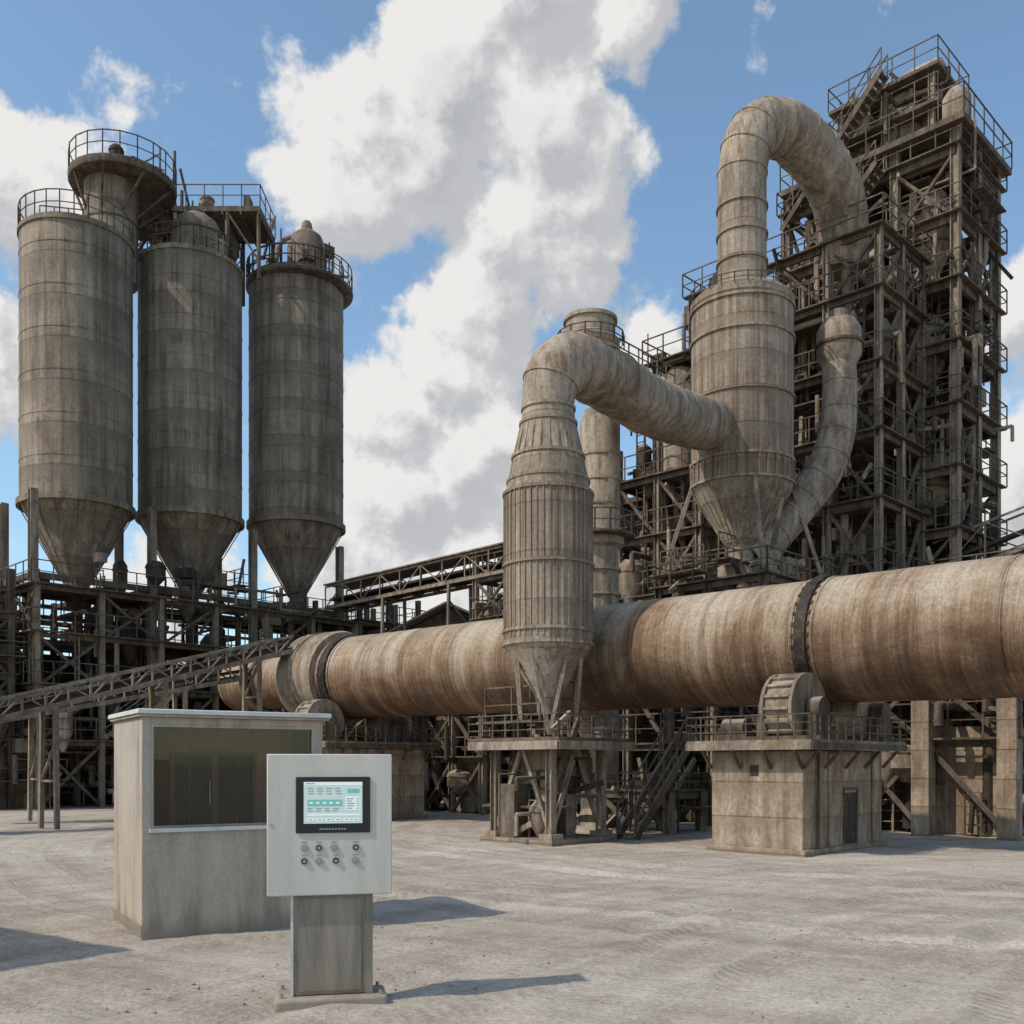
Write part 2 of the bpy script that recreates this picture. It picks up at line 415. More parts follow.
# ------------------------------------------------------------------ ground
def gz(x, y):
    p = V((x, y, 0)); z = .06 * noise.noise(p * .35) + .028 * noise.noise(p * 1.5) + .014 * noise.noise(p * 4.2)
    for (cx, cy, r0) in RUTS:
        d = math.hypot(x - cx, y - cy) + .9 * noise.noise(p * .13) - r0
        if abs(d) > 1: continue
        k = max(0, .7 + noise.noise(p * .3 + V((r0, 0, 0))) * 1.2)
        z -= .04 * k * math.exp(-(d / .19) ** 2); z += .024 * k * math.exp(-((abs(d) - .36) / .13) ** 2)
    return z - .02
def make_ground():
    def graded(lo, hi, step, far):
        out = []; v = lo
        while v < hi: out.append(v); v += step
        g = step; a = v
        while a < far: out.append(a); g *= 1.18; a += g
        out.append(far)
        g = step; a = lo; pre = []
        while a > -far: g *= 1.18; a -= g; pre.append(max(a, -far))
        return pre[::-1] + out
    X = graded(-9, 14, .11, 2500); Y = graded(6, 27, .11, 2500)
    vs = []
    for y in Y:
        for x in X:
            z = 0
            if -30 < x < 40 and -5 < y < 60:
                z = gz(x, y)
                if 5 < y < 30 and -12 < x < 16: z += .008 * noise.noise(V((x, y, 0)) * 9)
            vs.append((x, y, z))
    n = len(X); fs = [(j * n + i, j * n + i + 1, (j + 1) * n + i + 1, (j + 1) * n + i) for j in range(len(Y) - 1) for i in range(n - 1)]
    me = bpy.data.meshes.new('ground'); me.from_pydata(vs, [], fs); me.materials.append(M['ground'])
    me.polygons.foreach_set('use_smooth', [True] * len(fs))
    o = bpy.data.objects.new('ground', me); scene.collection.objects.link(o)
make_ground()

b = Bd(); R = random.Random(5)
for _ in range(3600):
    y = 5.5 + 24 * R.random() ** 1.4; x = R.uniform(-.62, .62) * y
    if noise.noise(V((x, y, 3)) * .4) < -.1: continue
    s_ = R.choice((.005, .006, .007, .008, .01, .012, .019)) * R.uniform(.7, 1.5)
    c = V((x, y, gz(x, y) + s_ * .15)); vs = []
    for d in ((1, 0, 0), (-1, 0, 0), (0, 1, 0), (0, -1, 0), (0, 0, .7), (0, 0, -.7)):
        vs.append(c + V(d) * s_ * R.uniform(.7, 1.3) + V((R.uniform(-.3, .3), R.uniform(-.3, .3), 0)) * s_)
    b.add(vs, [(0, 2, 4), (2, 1, 4), (1, 3, 4), (3, 0, 4), (2, 0, 5), (1, 2, 5), (3, 1, 5), (0, 3, 5)], 'gravel')
M['gravel'] = weathered('gravel_stone', (.2, .16, .12), (.32, .265, .205), (.44, .38, .31), streak=(3, 3, 3), cheap=True)
b.build('gravel')

# ------------------------------------------------------------------ control panel
e = empty('control_panel')
ang = math.radians(12)
A1 = V((math.cos(ang), math.sin(ang), 0)); B1 = V((-math.sin(ang), math.cos(ang), 0))
def PP(u, d, z): return V((-2.035, 8.30, 0)) + A1 * u + B1 * d + UP * z
def pbox(b, u0, u1, d0, d1, z0, z1, m):
    b.box(PP(u0, d0, 0), u1 - u0, d1 - d0, z0, z1, m, A1, B1)
def bev(o, w=.006, seg=2):
    m = o.modifiers.new('bevel', 'BEVEL'); m.width = w; m.segments = seg; m.limit_method = 'ANGLE'
b = Bd(); pbox(b, .012, 1.02, .045, .30, .915, 2.08, 'cab')
bev(b.build('cabinet_body', e), .012)
b = Bd(); pbox(b, 0, 1.035, .0, .041, .905, 2.092, 'cab'); bev(b.build('cabinet_door', e), .009)
b = Bd(); pbox(b, .235, .85, -.016, -.001, 1.43, 1.9, 'black'); bev(b.build('screen_bezel', e), .008, 3)
b = Bd(); pbox(b, .30, .785, -.019, -.0165, 1.51, 1.858, 'scr')
f0, f1 = -.0205, -.0192
pbox(b, .30, .785, f0, f1, 1.83, 1.858, 'scr_w'); pbox(b, .315, .39, f0 - .001, f0 - .0002, 1.84, 1.848, 'scr_g')
pbox(b, .33, .62, f0, f1, 1.655, 1.71, 'scr_t')
for k in range(5): pbox(b, .345 + .055 * k, .375 + .055 * k, f0 - .001, f0 - .0002, 1.675, 1.69, 'scr_w')
pbox(b, .645, .77, f0, f1, 1.62, 1.735, 'scr_w')
for j in range(5): pbox(b, .655, .70 + .012 * (j % 3), f0 - .001, f0 - .0002, 1.632 + .02 * j, 1.64 + .02 * j, 'scr_g'); pbox(b, .735, .76, f0 - .001, f0 - .0002, 1.632 + .02 * j, 1.64 + .02 * j, 'scr_t')
for j, zz in enumerate((1.80, 1.778, 1.756)):
    for k in range(4): pbox(b, .33 + .075 * k + .004 * j, .375 + .075 * k + .006 * ((k + j) % 3), f0, f1, zz, zz + .008, 'scr_g')
for j, zz in enumerate((1.632, 1.612)):
    for k in range(4): pbox(b, .33 + .07 * k, .37 + .07 * k + .008 * ((k + j) % 2), f0, f1, zz, zz + .008, 'scr_g')
pbox(b, .66, .76, f0, f1, 1.765, 1.80, 'scr_t')
for k in range(6): pbox(b, .33 + .075 * k, .385 + .075 * k, f0, f1, 1.53, 1.557, 'scr_w'); pbox(b, .343 + .075 * k, .37 + .075 * k, f0 - .001, f0 - .0002, 1.54, 1.547, 'scr_g')
pbox(b, .33, .77, f0, f1, 1.575, 1.592, 'scr_w')
for k in range(9): pbox(b, .43 + .025 * k, .447 + .025 * k, -.0172, -.0162, 1.458, 1.468, 'scr_g')
b.build('screen_display', e)
b = Bd()
for r_, z in enumerate((1.305, 1.195)):
    for k, u in enumerate((.305, .425, .55, .73) if r_ == 0 else (.305, .425, .565, .725)):
        c = PP(u, -.001, z)
        b.cyl(c, c - B1 * .006, .033, None, 24, 'chrome'); b.cyl(c - B1 * .006, c - B1 * .014, .024, None, 24, 'black' if (k + r_) % 2 else 'label')
        b.cyl(c - B1 * .014, c - B1 * .017, .013, None, 16, 'chrome')
        pbox(b, u - .024, u + .024, -.0018, -.0008, z + .043, z + .053, 'label')
b.cyl(PP(.035, -.001, 1.5), PP(.035, -.006, 1.5), .014, None, 12, 'chrome')
b.build('push_buttons', e)
b = Bd(); pbox(b, .20, .87, .07, .29, .055, .902, 'ped')
bev(b.build('pedestal', e), .01)
b = Bd(); pbox(b, .26, .78, .063, .068, .09, .87, 'ped'); pbox(b, .192, .215, .06, .068, .055, .9, 'booth_trim'); pbox(b, .815, .878, .06, .068, .055, .9, 'ped')
b.build('pedestal_door', e)
b = Bd(); pbox(b, .06, 1.0, -.03, .42, -.08, .05, 'booth'); bev(b.build('base_plate', e), .03, 3)
b = Bd()
for u in (.12, .94):
    for d in (.03, .37): b.cyl(PP(u, d, .05), PP(u, d, .085), .018, None, 6, 'chrome')
b.build('anchor_bolts', e)

# ------------------------------------------------------------------ control booth
e = empty('control_booth')
A2 = V((.85, .527, 0)).normalized(); B2 = V((-A2.y, A2.x, 0)); O2 = V((-4.28, 11.56, 0))
def bb(b, u0, u1, d0, d1, z0, z1, m): b.box(O2 + A2 * u0 + B2 * d0, u1 - u0, d1 - d0, z0, z1, m, A2, B2)
W, Dp, H = 2.2, 1.7, 2.56
b = Bd()
bb(b, 0, W, 0, .12, -.1, 1.26, 'booth')
bb(b, 0, .1, 0, .12, 1.26, H, 'booth'); bb(b, W - .1, W, 0, .12, 1.26, H, 'booth'); bb(b, .1, W - .1, 0, .12, 2.48, H, 'booth')
bb(b, 0, .12, .12, Dp, -.1, H, 'booth'); bb(b, W - .12, W, .12, Dp, -.1, H, 'booth'); bb(b, .12, W - .12, Dp - .12, Dp, -.1, H, 'booth')
bev(b.build('walls', e), .006)
b = Bd(); bb(b, -.04, W + .07, -.07, Dp + .06, H, H + .03, 'booth'); bb(b, -.06, W + .09, -.09, Dp + .08, H + .033, H + .09, 'booth_trim')
bev(b.build('roof_slab', e), .01)
b = Bd(); z0, z1 = 1.26, 2.48
bb(b, .08, W - .08, -.05, -.003, z0 - .045, z0, 'booth_trim')
bb(b, .10, .135, .01, .09, z0, z1, 'booth'); bb(b, W - .135, W - .1, .01, .09, z0, z1, 'booth'); bb(b, .135, W - .135, .01, .09, z1 - .035, z1, 'booth'); bb(b, .135, W - .135, .01, .09, z0, z0 + .03, 'ped')
bb(b, -.004, .001, .0, Dp, .0, .14, 'ped')
b.build('window_frame', e)
b = Bd(); bb(b, .135, W - .135, .045, .055, z0 + .03, z1 - .035, 'glass'); b.build('window_glass', e)
b = Bd(); pd = .7
bb(b, .125, W - .125, pd, pd + .06, .0, H - .01, 'inner'); bb(b, .125, W - .125, .125, pd, 1.0, 1.04, 'inner')
bb(b, .122, .15, .13, pd, 1.04, H - .01, 'inner'); bb(b, W - .15, W - .122, .13, pd, 1.04, H - .01, 'inner')
bb(b, .52, .98, pd - .03, pd - .004, 1.045, 2.12, 'door'); bb(b, 1.06, 1.5, pd - .03, pd - .004, 1.045, 2.12, 'door'); bb(b, .98, 1.06, pd - .04, pd - .004, 1.045, 2.12, 'ped')
bb(b, .47, .52, pd - .05, pd - .002, 1.045, 2.16, 'ped'); bb(b, 1.5, 1.55, pd - .05, pd - .002, 1.045, 2.16, 'ped'); bb(b, .52, 1.5, pd - .05, pd - .002, 2.12, 2.16, 'ped')
bb(b, .94, .955, pd - .08, pd - .05, 1.5, 1.8, 'chrome'); bb(b, .7, .715, pd - .035, pd - .031, 1.05, 2.1, 'ped'); bb(b, 1.3, 1.315, pd - .035, pd - .031, 1.05, 2.1, 'ped')
bb(b, 1.7, 1.95, pd - .25, pd - .2, 1.1, 1.45, 'black'); bb(b, 1.8, 1.84, pd - .24, pd - .21, 1.045, 1.1, 'black')
b.build('interior', e)

# ------------------------------------------------------------------ silos
for k, (x, y, zt, zb, r) in enumerate(((-21.75, 50, 28.1, 14.75, 2.62), (-17.35, 54, 28.7, 15.1, 2.68), (-12.5, 58, 29.7, 15.7, 2.68))):
    e = empty('storage_silo'); b = Bd()
    b.lathe(x, y, [(r, zb), (r, zt), (r * .96, zt + .2), (.9, zt + .7)], 72, 'silo')
    b.build('shell', e)
    b = Bd(); b.lathe(x, y, [(.42, zb - 4.4), (.42, zb - 3.9), (r * .98, zb - .02)], 48, 'silo'); b.build('hopper', e)
    b = Bd()
    b.ring(x, y, r, zb + .05, .14, .3, 64, 'silo')
    z = zb + 2.03
    while z < zt - .5: b.ring(x, y, r, z, .02, .05, 64, 'silo'); z += 2.03
    b.ring(x, y, r, zt - .06, .08, .2, 64, 'silo')
    b.crail(x, y, r + .02, zt + .05, 1.15, 26, .045, 'steel')
    for i in range(16):
        a = 2 * math.pi * i / 16; b.beam((x + r * math.cos(a), y + r * math.sin(a), zb - .1), (x + .45 * math.cos(a), y + .45 * math.sin(a), zb - 4.0), .05, .05, 'silo')
    b.lathe(x, y, [(.55, zb - 4.9), (.55, zb - 4.3)], 16, 'steel'); b.cyl((x, y, zb - 4.9), (x, y, zb - 7.4), .25, None, 12, 'steel')
    p = V((x, y, 0)) + V((.75, -.66, 0)).normalized() * (r + .12)
    for s_ in (-.2, .2): b.beam(p + V((.66, .75, 0)) * s_ + UP * zb, p + V((.66, .75, 0)) * s_ + UP * (zt + 1), .04, .04, 'silo')
    b.build('rings_and_rails', e)
    b = Bd(); A3 = V((1, 0, 0)); B3 = V((0, 1, 0))
    if k == 0:
        hx, hy = x + 1.15, y + 1.4
        b.lathe(hx, hy, [(1.3, zt - 1.4), (1.3, zt + 3.6)], 36, 'silo'); b.ring(hx, hy, 1.3, zt + 1.6, .05, .1, 36)
        px, py = hx + .5, hy + .3
        b.lathe(px, py, [(2.6, zt + 3.6), (2.65, zt + 3.7), (2.65, zt + 3.95), (2.55, zt + 4.0)], 24, 'steel'); b.crail(px, py, 2.6, zt + 3.98, 1.15, 20, .045)
        clutter(b, V((px, py, 0)) - GA * 1.5 - GB * 1.5, 3, 3, zt + 4.0, zt + 4.6, 10, 3, big=.7)
        for a in range(8):
            aa = a * math.pi / 4; b.beam((px + 2.5 * math.cos(aa), py + 2.5 * math.sin(aa), zt + 3.6), (hx + 1.25 * math.cos(aa), hy + 1.25 * math.sin(aa), zt + 1.9), .1, .1)
        b.beam((px + 1.9, py, zt + 4.0), (px + 1.9, py, zt + 5.8), .08); b.beam((px + 1.9, py, zt + 5.5), (px + .8, py, zt + 4.9), .06)
        b.rail([(hx - 3.2, hy - 1, zt + 1.2), (hx - 1.2, hy - .6, zt + 1.2)], .9, .045, .8)
    elif k == 1:
        b.lathe(x + .3, y, [(1.4, zt + .2), (1.35, zt + 1.9), (1.15, zt + 2.5), (.7, zt + 2.85), (.1, zt + 3.0)], 30, 'silo')
        b.ring(x + .3, y, 1.37, zt + 1.8, .04, .08, 30, 'silo')
        o = V((x - 3.2, y + .2, 0)); zz = zt + 3.1
        b.box(o + V((0, -.4, 0)), 7.0, 3.4, zz, zz + .28, 'steel', A3, B3)
        b.rail([o + V((0, -.4, zz + .28)), o + V((7.0, -.4, zz + .28)), o + V((7.0, 3.0, zz + .28)), o + V((0, 3.0, zz + .28))], 1.15, .045, 1, True)
        b.box(o + V((0, -1.2, 0)), 2.2, 1.0, zt + 1.6, zt + 1.75, 'steel', A3, B3); b.rail([o + V((0, -1.2, zt + 1.75)), o + V((2, -1.2, zt + 1.75))], 1.0, .045, 1)
        for i in (0, 1, 3, 4):
            for j in (-.3, 2.9): b.beam(o + V((1.7 * i + .1, j, zt - .5)), o + V((1.7 * i + .1, j, zz)), .16)
        b.beam(o + V((.1, -.3, zt + .5)), o + V((1.8, -.3, zz)), .1); b.beam(o + V((6.9, -.3, zt + .5)), o + V((5.2, -.3, zz)), .1)
        for i in range(8): b.beam(o + V((i * .99 + .03, -.5, zz - .12)), o + V((i * .99 + .03, 3.1, zz - .12)), .08, .2)
        clutter(b, o + V((.5, .2, 0)), 6, 2.2, zz + .2, zz + .9, 14, 9, A=A3, B=B3, big=.7)
        b.beam(o + V((2.6, 2, zz)), o + V((2.6, 2, zz + 1.9)), .08)
        b.cyl(o + V((5.7, 2, zz)), o + V((5.7, 2, zz + 1.5)), .22, None, 12, 'steel_l'); b.beam(o + V((5.7, 2, zz + 1.2)), o + V((4.4, 2, zz + .9)), .14)
        clutter(b, V((x - 2, y - 1, 0)), 4, 3, zt + .4, zt + 2, 16, 10, A=A3, B=B3, big=.8)
    else:
        b.lathe(x + .6, y, [(1.15, zt + .2), (1.1, zt + 2.2), (.85, zt + 2.9), (.35, zt + 3.3), (.28, zt + 3.7), (.2, zt + 3.8)], 30, 'silo')
        b.tube([(x - 1.2, y - .3, zt + .5), (x - .9, y - .3, zt + 2.3), (x - .1, y - .2, zt + 2.9), (x + .5, y, zt + 3.2)], .14, 10)
        b.lathe(x + .2, y, [(2.75, zt - .45), (3.05, zt - .35), (3.05, zt - .2), (2.75, zt - .1)], 36, 'steel'); b.crail(x + .2, y, 3.0, zt - .1, 1.1, 26, .045)
        clutter(b, V((x, y, 0)) - GA * 2 - GB * 2, 4, 4, zt + .4, zt + 1.7, 22, 14, big=.6)
        b.beam((x - .9, y, zt + .4), (x - .9, y, zt + 3.4), .07); b.beam((x + 1.9, y, zt + .4), (x + 1.9, y, zt + 2.6), .07)
    b.build('roof_equipment', e)

e = empty('silo_support_structure')
b = Bd(); o = V((-21.75, 50, 0)) - GB * 2.8 - GA * 1.9
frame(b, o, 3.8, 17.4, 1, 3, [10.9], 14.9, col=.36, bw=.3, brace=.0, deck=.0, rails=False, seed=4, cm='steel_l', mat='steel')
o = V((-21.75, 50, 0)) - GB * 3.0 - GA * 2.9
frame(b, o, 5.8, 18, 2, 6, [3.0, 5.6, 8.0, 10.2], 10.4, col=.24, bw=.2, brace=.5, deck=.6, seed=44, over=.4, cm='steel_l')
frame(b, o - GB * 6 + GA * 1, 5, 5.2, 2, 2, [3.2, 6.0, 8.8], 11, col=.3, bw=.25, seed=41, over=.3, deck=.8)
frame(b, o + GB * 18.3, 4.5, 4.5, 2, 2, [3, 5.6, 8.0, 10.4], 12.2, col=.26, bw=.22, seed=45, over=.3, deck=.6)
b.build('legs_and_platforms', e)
b = Bd(); clutter(b, o - GB * 5, 6, 24, 1, 10.5, 440, 77); clutter(b, o - GB * 6, 6, 26, .6, 5, 220, 78, mats=('steel', 'dark', 'steel', 'steel_l'))
clutter(b, o + GB * 1, 5, 17, 10.3, 12, 50, 79, big=.8)
b.build('pipes_and_equipment', e)
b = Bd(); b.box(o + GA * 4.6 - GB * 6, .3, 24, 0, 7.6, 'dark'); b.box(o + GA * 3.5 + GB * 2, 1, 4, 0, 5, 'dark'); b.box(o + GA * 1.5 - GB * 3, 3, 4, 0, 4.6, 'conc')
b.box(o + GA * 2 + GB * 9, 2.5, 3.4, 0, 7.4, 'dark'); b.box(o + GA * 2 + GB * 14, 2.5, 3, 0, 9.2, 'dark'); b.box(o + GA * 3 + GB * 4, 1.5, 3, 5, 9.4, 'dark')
for i in range(4):
    for j in range(2): b.box(V((-21.75, 50, 0)) - GB * 2.8 - GA * 1.9 + GA * (3.8 * j - .4) + GB * (5.8 * i - .4), .8, .8, -.1, .7, 'conc')
stairs(b, o - GA * .8 + GB * 6, GB, .9, 0, 3.2, 4); stairs(b, o - GA * .8 + GB * 3, GB, .9, 3.3, 6.1, 4)
b.build('enclosures', e)

# ------------------------------------------------------------------ rotary kiln (local X = axis)
KA = V((10.8, 21.1, 4.93)); KB = V((-7.0, 38.5, 5.3)); ku = (KB - KA).normalized()
ky = UP.cross(ku).normalized(); kz = ku.cross(ky)
KM = Matrix(((ku.x, ky.x, kz.x, KA.x), (ku.y, ky.y, kz.y, KA.y), (ku.z, ky.z, kz.z, KA.z), (0, 0, 0, 1)))
def kp(s): return KA + ku * s
e = empty('rotary_kiln')
def xlathe(b, prof, mat, n=96):
    vs = []; fs = []
    for s_, r in prof:
        for i in range(n):
            a = 2 * math.pi * i / n; vs.append((s_, r * math.cos(a), r * math.sin(a)))
    for k in range(len(prof) - 1):
        for i in range(n): fs.append((k * n + i, (k + 1) * n + i, (k + 1) * n + (i + 1) % n, k * n + (i + 1) % n))
    b.add(vs, fs, mat, True)
b = Bd(); prof = [(-11, 1.5)]
rr = random.Random(3); s_ = -10
while s_ < 23:
    prof.append((s_, 1.5 + rr.uniform(-.008, .008))); s_ += .4
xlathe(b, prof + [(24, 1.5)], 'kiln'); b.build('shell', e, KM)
b = Bd()
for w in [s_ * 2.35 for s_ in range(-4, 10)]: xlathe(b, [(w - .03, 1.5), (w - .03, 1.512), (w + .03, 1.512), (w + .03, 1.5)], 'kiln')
TY = 4.35; TY2 = 23.3
for c, wd in ((TY, .14), (TY2, .2)):
    xlathe(b, [(c - wd, 1.45), (c - wd, 1.575), (c + wd, 1.575), (c + wd, 1.45)], 'tyre')
    for sd in (-1, 1):
        q = c + sd * (wd + .12); xlathe(b, [(q - .04, 1.5), (q - .04, 1.53), (q + .04, 1.53), (q + .04, 1.5)], 'kiln')
        for i in range(36):
            a = 2 * math.pi * i / 36; cc = V((c + sd * (wd + .04), 1.51 * math.cos(a), 1.51 * math.sin(a)))
            b.obox(cc, V((.05, 0, 0)), V((0, math.cos(a), math.sin(a))) * .03, V((0, -math.sin(a), math.cos(a))) * .04, 'tyre')
xlathe(b, [(23.8, 1.4), (23.8, 1.72), (24.0, 1.78), (25.8, 1.78), (26.1, 1.66), (26.1, .6)], 'duct')
xlathe(b, [(24.9, 1.78), (24.9, 1.82), (25.0, 1.82), (25.0, 1.78)], 'duct')
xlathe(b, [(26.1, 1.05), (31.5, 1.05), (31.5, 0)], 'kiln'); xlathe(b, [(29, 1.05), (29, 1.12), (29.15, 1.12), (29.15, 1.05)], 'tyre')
b.build('tyres_and_hood', e, KM)

# ------------------------------------------------------------------ kiln piers
def pier(o, la, lb, ztop, seed, kc):
    e = empty('kiln_support_pier'); o = V((o[0], o[1], 0))
    b = Bd(); b.box(o, la, lb, -.1, ztop, 'conc'); b.box(o - GA * .1 - GB * .1, la + .2, lb + .2, -.12, .12, 'conc')
    b.box(o - GA * .05 + GB * 1.15, .05, .3, .12, ztop - .05, 'conc'); b.box(o - GA * .05 + GB * 3.4, .05, .3, .12, ztop - .05, 'conc')
    bev(b.build('concrete_block', e), .03)
    b = Bd(); b.box(o - GA * .01 + GB * 1.95, .008, .62, .15, 1.35, 'tyre'); b.box(o - GA * .03 + GB * 1.9, .022, .05, .14, 1.42, 'steel'); b.box(o - GA * .03 + GB * 2.57, .022, .05, .14, 1.42, 'steel'); b.box(o - GA * .03 + GB * 1.9, .022, .72, 1.42, 1.47, 'steel')
    b.box(o + GA * 1.1 - GB * .012, .22, .01, 1.75, 2.0, 'dark')
    b.cyl(o - GA * .06 + GB * .6, o - GA * .06 + GB * .6 + UP * ztop, .035, None, 8, 'steel')
    b.build('door_and_vent', e)
    ov = .42; q = o - GA * ov - GB * ov
    b = Bd(); b.box(q, la + 2 * ov, lb + 2 * ov, ztop + .16, ztop + .23, 'steel_l')
    for i in range(8):
        c = q + GA * (la + 2 * ov) * i / 7; b.beam(c + UP * (ztop + .09), c + GB * (lb + 2 * ov) + UP * (ztop + .09), .08, .14, 'steel')
    b.beam(q + UP * (ztop + .09), q + GA * (la + 2 * ov) + UP * (ztop + .09), .06, .17, 'steel_l'); b.beam(q + UP * (ztop + .09), q + GB * (lb + 2 * ov) + UP * (ztop + .09), .06, .17, 'steel_l')
    z = ztop + .23
    b.rail([q + UP * z, q + GA * (la + 2 * ov) + UP * z, q + GA * (la + 2 * ov) + GB * (lb + 2 * ov) + UP * z, q + GB * (lb + 2 * ov) + UP * z], .55, .028, .42, True, 'steel', 2)
    for i in range(4):
        c = o + GA * la * i / 3; b.beam(c - GB * .02 + UP * (ztop - .4), c - GB * ov + UP * (ztop + .05), .05, .07, 'steel')
    for i in range(5):
        c = o + GB * lb * i / 4; b.beam(c - GA * .02 + UP * (ztop - .4), c - GA * ov + UP * (ztop + .05), .05, .07, 'steel')
    b.build('service_platform', e)
    b = Bd()
    for sd in (-1, 1):
        c = V((kc.x, kc.y, 0)) + GB * sd * 1.62 + UP * (ztop + .95); r = .76
        b.cyl(c - GA * .3, c + GA * .3, r, None, 40, 'steel_l')
        for w in (-.36, .36): b.cyl(c + GA * (w - .04), c + GA * (w + .04), r + .07, None, 40, 'duct')
        for i in range(18):
            a = 2 * math.pi * i / 18; d = GB * math.cos(a) + UP * math.sin(a)
            b.obox(c + d * (r + .03), GA * .3, d * .04, d.cross(GA) * .035, 'duct')
        b.cyl(c - GA * .75, c + GA * .75, .13, None, 16, 'tyre')
        for w in (-.62, .62):
            b.box(c + GA * (w - .13) - GB * .35, .26, .7, ztop + .23, ztop + .8, 'steel'); b.cyl(c + GA * (w - .15), c + GA * (w + .15), .27, None, 20, 'steel')
        b.box(c - GA * .95 - GB * .6, 1.9, 1.2, ztop + .231, ztop + .33, 'steel')
    mo = V((kc.x, kc.y, 0)) - GB * 1.8 + GA * 1.1 + UP * (ztop + .55)
    b.cyl(mo, mo + GA * .6, .22, None, 20, 'steel'); b.box(mo - GB * .25 - GA * .1, .8, .5, ztop + .232, ztop + .4, 'steel')
    b.build('support_rollers', e)
pier((6.4, 22.0), 2.35, 4.0, 2.33, 1, kp(TY + .1))
c = kp(TY2); o = V((c.x, c.y, 0)) - GA * 1.4 - GB * 2.2; pier((o.x, o.y), 2.8, 4.4, 2.6, 2, c)

# ------------------------------------------------------------------ ribbed dust vessel
e = empty('conditioning_tower'); vx, vy = .97, 26.75
b = Bd()
b.lathe(vx, vy, [(.3, 3.35), (.38, 3.9), (1.16, 5.1), (1.18, 5.25), (1.18, 9.25), (1.1, 9.38), (1.1, 9.5), (.95, 10.15), (.92, 10.2), (.74, 11.1), (.68, 11.5), (.68, 11.9)], 56, 'vessel')
b.build('shell', e)
b = Bd()
for z, r in ((5.2, 1.18), (5.55, 1.19), (7.3, 1.19), (9.2, 1.18), (9.55, 1.08), (10.2, .95), (11.1, .74), (11.5, .69)): b.ring(vx, vy, r, z, .045, .08, 56, 'vessel')
for i in range(44):
    a = 2 * math.pi * i / 44; d = V((math.cos(a), math.sin(a), 0)); c = V((vx, vy, 0)) + d * 1.185
    b.obox(c + UP * 7.25, d * .018, d.cross(UP) * .022, UP * 1.9, 'vessel')
for i in range(24):
    a = 2 * math.pi * i / 24; d = V((math.cos(a), math.sin(a), 0)); c = V((vx, vy, 0))
    b.beam(c + d * 1.08 + UP * 9.5, c + d * .95 + UP * 10.15, .03, .03, 'vessel'); b.beam(c + d * .93 + UP * 10.25, c + d * .745 + UP * 11.05, .03, .03, 'vessel')
b.build('stiffeners', e)
b = Bd(); c0 = V((vx, vy, 0))
for sa in (-1, 1):
    for sb in (-1, 1):
        t_ = c0 + GA * sa * 1.0 + GB * sb * 1.0
        b.ibeam(t_ + UP * -.05, t_ + UP * 2.7, .2, 'steel_l')
        b.beam(t_ * .5 + c0 * .5 + UP * 2.8, c0 + GA * sa * .95 + GB * sb * .25 + UP * 5.05, .1, .1, 'steel_l')
        b.beam(t_ * .5 + c0 * .5 + UP * 2.8, c0 + GA * sa * .25 + GB * sb * .95 + UP * 5.05, .1, .1, 'steel_l')
        b.beam(t_ + UP * .2, c0 + GA * sa * 0 + GB * sb * 1.0 + UP * 2.5, .1, .1, 'steel_l')
        b.beam(t_ + UP * .2, c0 + GA * sa * 1 + GB * sb * 0 + UP * 2.5, .1, .1, 'steel_l')
        b.box(t_ - GA * .22 - GB * .22, .44, .44, -.1, .25, 'conc')
q = c0 - GA * 1.7 - GB * 1.5
b.box(q, 3.2, 3.0, 2.62, 2.7, 'steel'); b.beam(q + UP * 2.5, q + GA * 3.2 + UP * 2.5, .1, .22, 'steel_l'); b.beam(q + UP * 2.5, q + GB * 3 + UP * 2.5, .1, .22, 'steel_l')
for i in range(6): b.beam(q + GA * .64 * i + UP * 2.5, q + GA * .64 * i + GB * 3 + UP * 2.5, .08, .18, 'steel')
b.rail([q + UP * 2.7, q + GA * 3.2 + UP * 2.7, q + GA * 3.2 + GB * 3 + UP * 2.7, q + GB * 3 + UP * 2.7], .58, .03, .45, True, 'steel', 2)
b.box(c0 - GA * .45 - GB * .5, .9, 1.1, -.1, 2.4, 'conc'); b.box(c0 - GA * 1.3 - GB * 1.3, 2.6, 2.6, -.12, .1, 'conc')
b.box(c0 - GA * .453 - GB * .2, .002, .4, .12, 1.2, 'dark'); b.box(c0 + GA * .2 - GB * 1.1, .6, .5, .1, 1.5, 'steel'); b.box(c0 - GA * .15 - GB * .503, .35, .002, .12, 1.6, 'tyre')
clutter(b, c0 - GA * 1 - GB * 1, 2, 2, .4, 2.2, 30, 5, big=.45); clutter(b, c0 - GA * 1.2 - GB * 1.2, 2.3, 2.3, 2.75, 3.4, 9, 6, mats=('steel', 'steel_l'), big=.4)
stairs(b, c0 - GA * 1.3 + GB * 1.7, GB, .6, 0, 2.6, 2.6, 'steel')
b.build('support_frame', e)
b = Bd()
b.tube([(.97, 26.75, 11.3), (.99, 26.8, 12.0), (1.2, 26.95, 12.6), (1.75, 27.5, 13.0), (2.75, 28.6, 13.0), (4.3, 31, 13.1), (6.3, 34, 13.65), (7.3, 35.3, 14.0)], [.68, .72, .78, .84, .86, .86, .86, .86], 40, 'duct', 8, .95)
b.lathe(2.2, 28.1, [(.78, 12.8), (.78, 13.65), (.83, 13.7), (.83, 13.85), (.7, 14.0), (.7, 14.4), (.76, 14.4), (.76, 14.5), (.6, 14.55)], 40, 'duct')
b.ring(2.2, 28.1, .8, 13.55, .05, .08, 40, 'duct'); b.crail(2.2, 28.1, .95, 13.65, .4, 14, .028)
d = (V((6.3, 34, 13.65)) - V((3.2, 29.3, 13.05))); p0 = V((3.1, 29.1, 13.92))
b.rail([p0, p0 + d * .35, p0 + d * .7], .5, .035, .6)
b.build('exhaust_duct', e)
b = Bd()
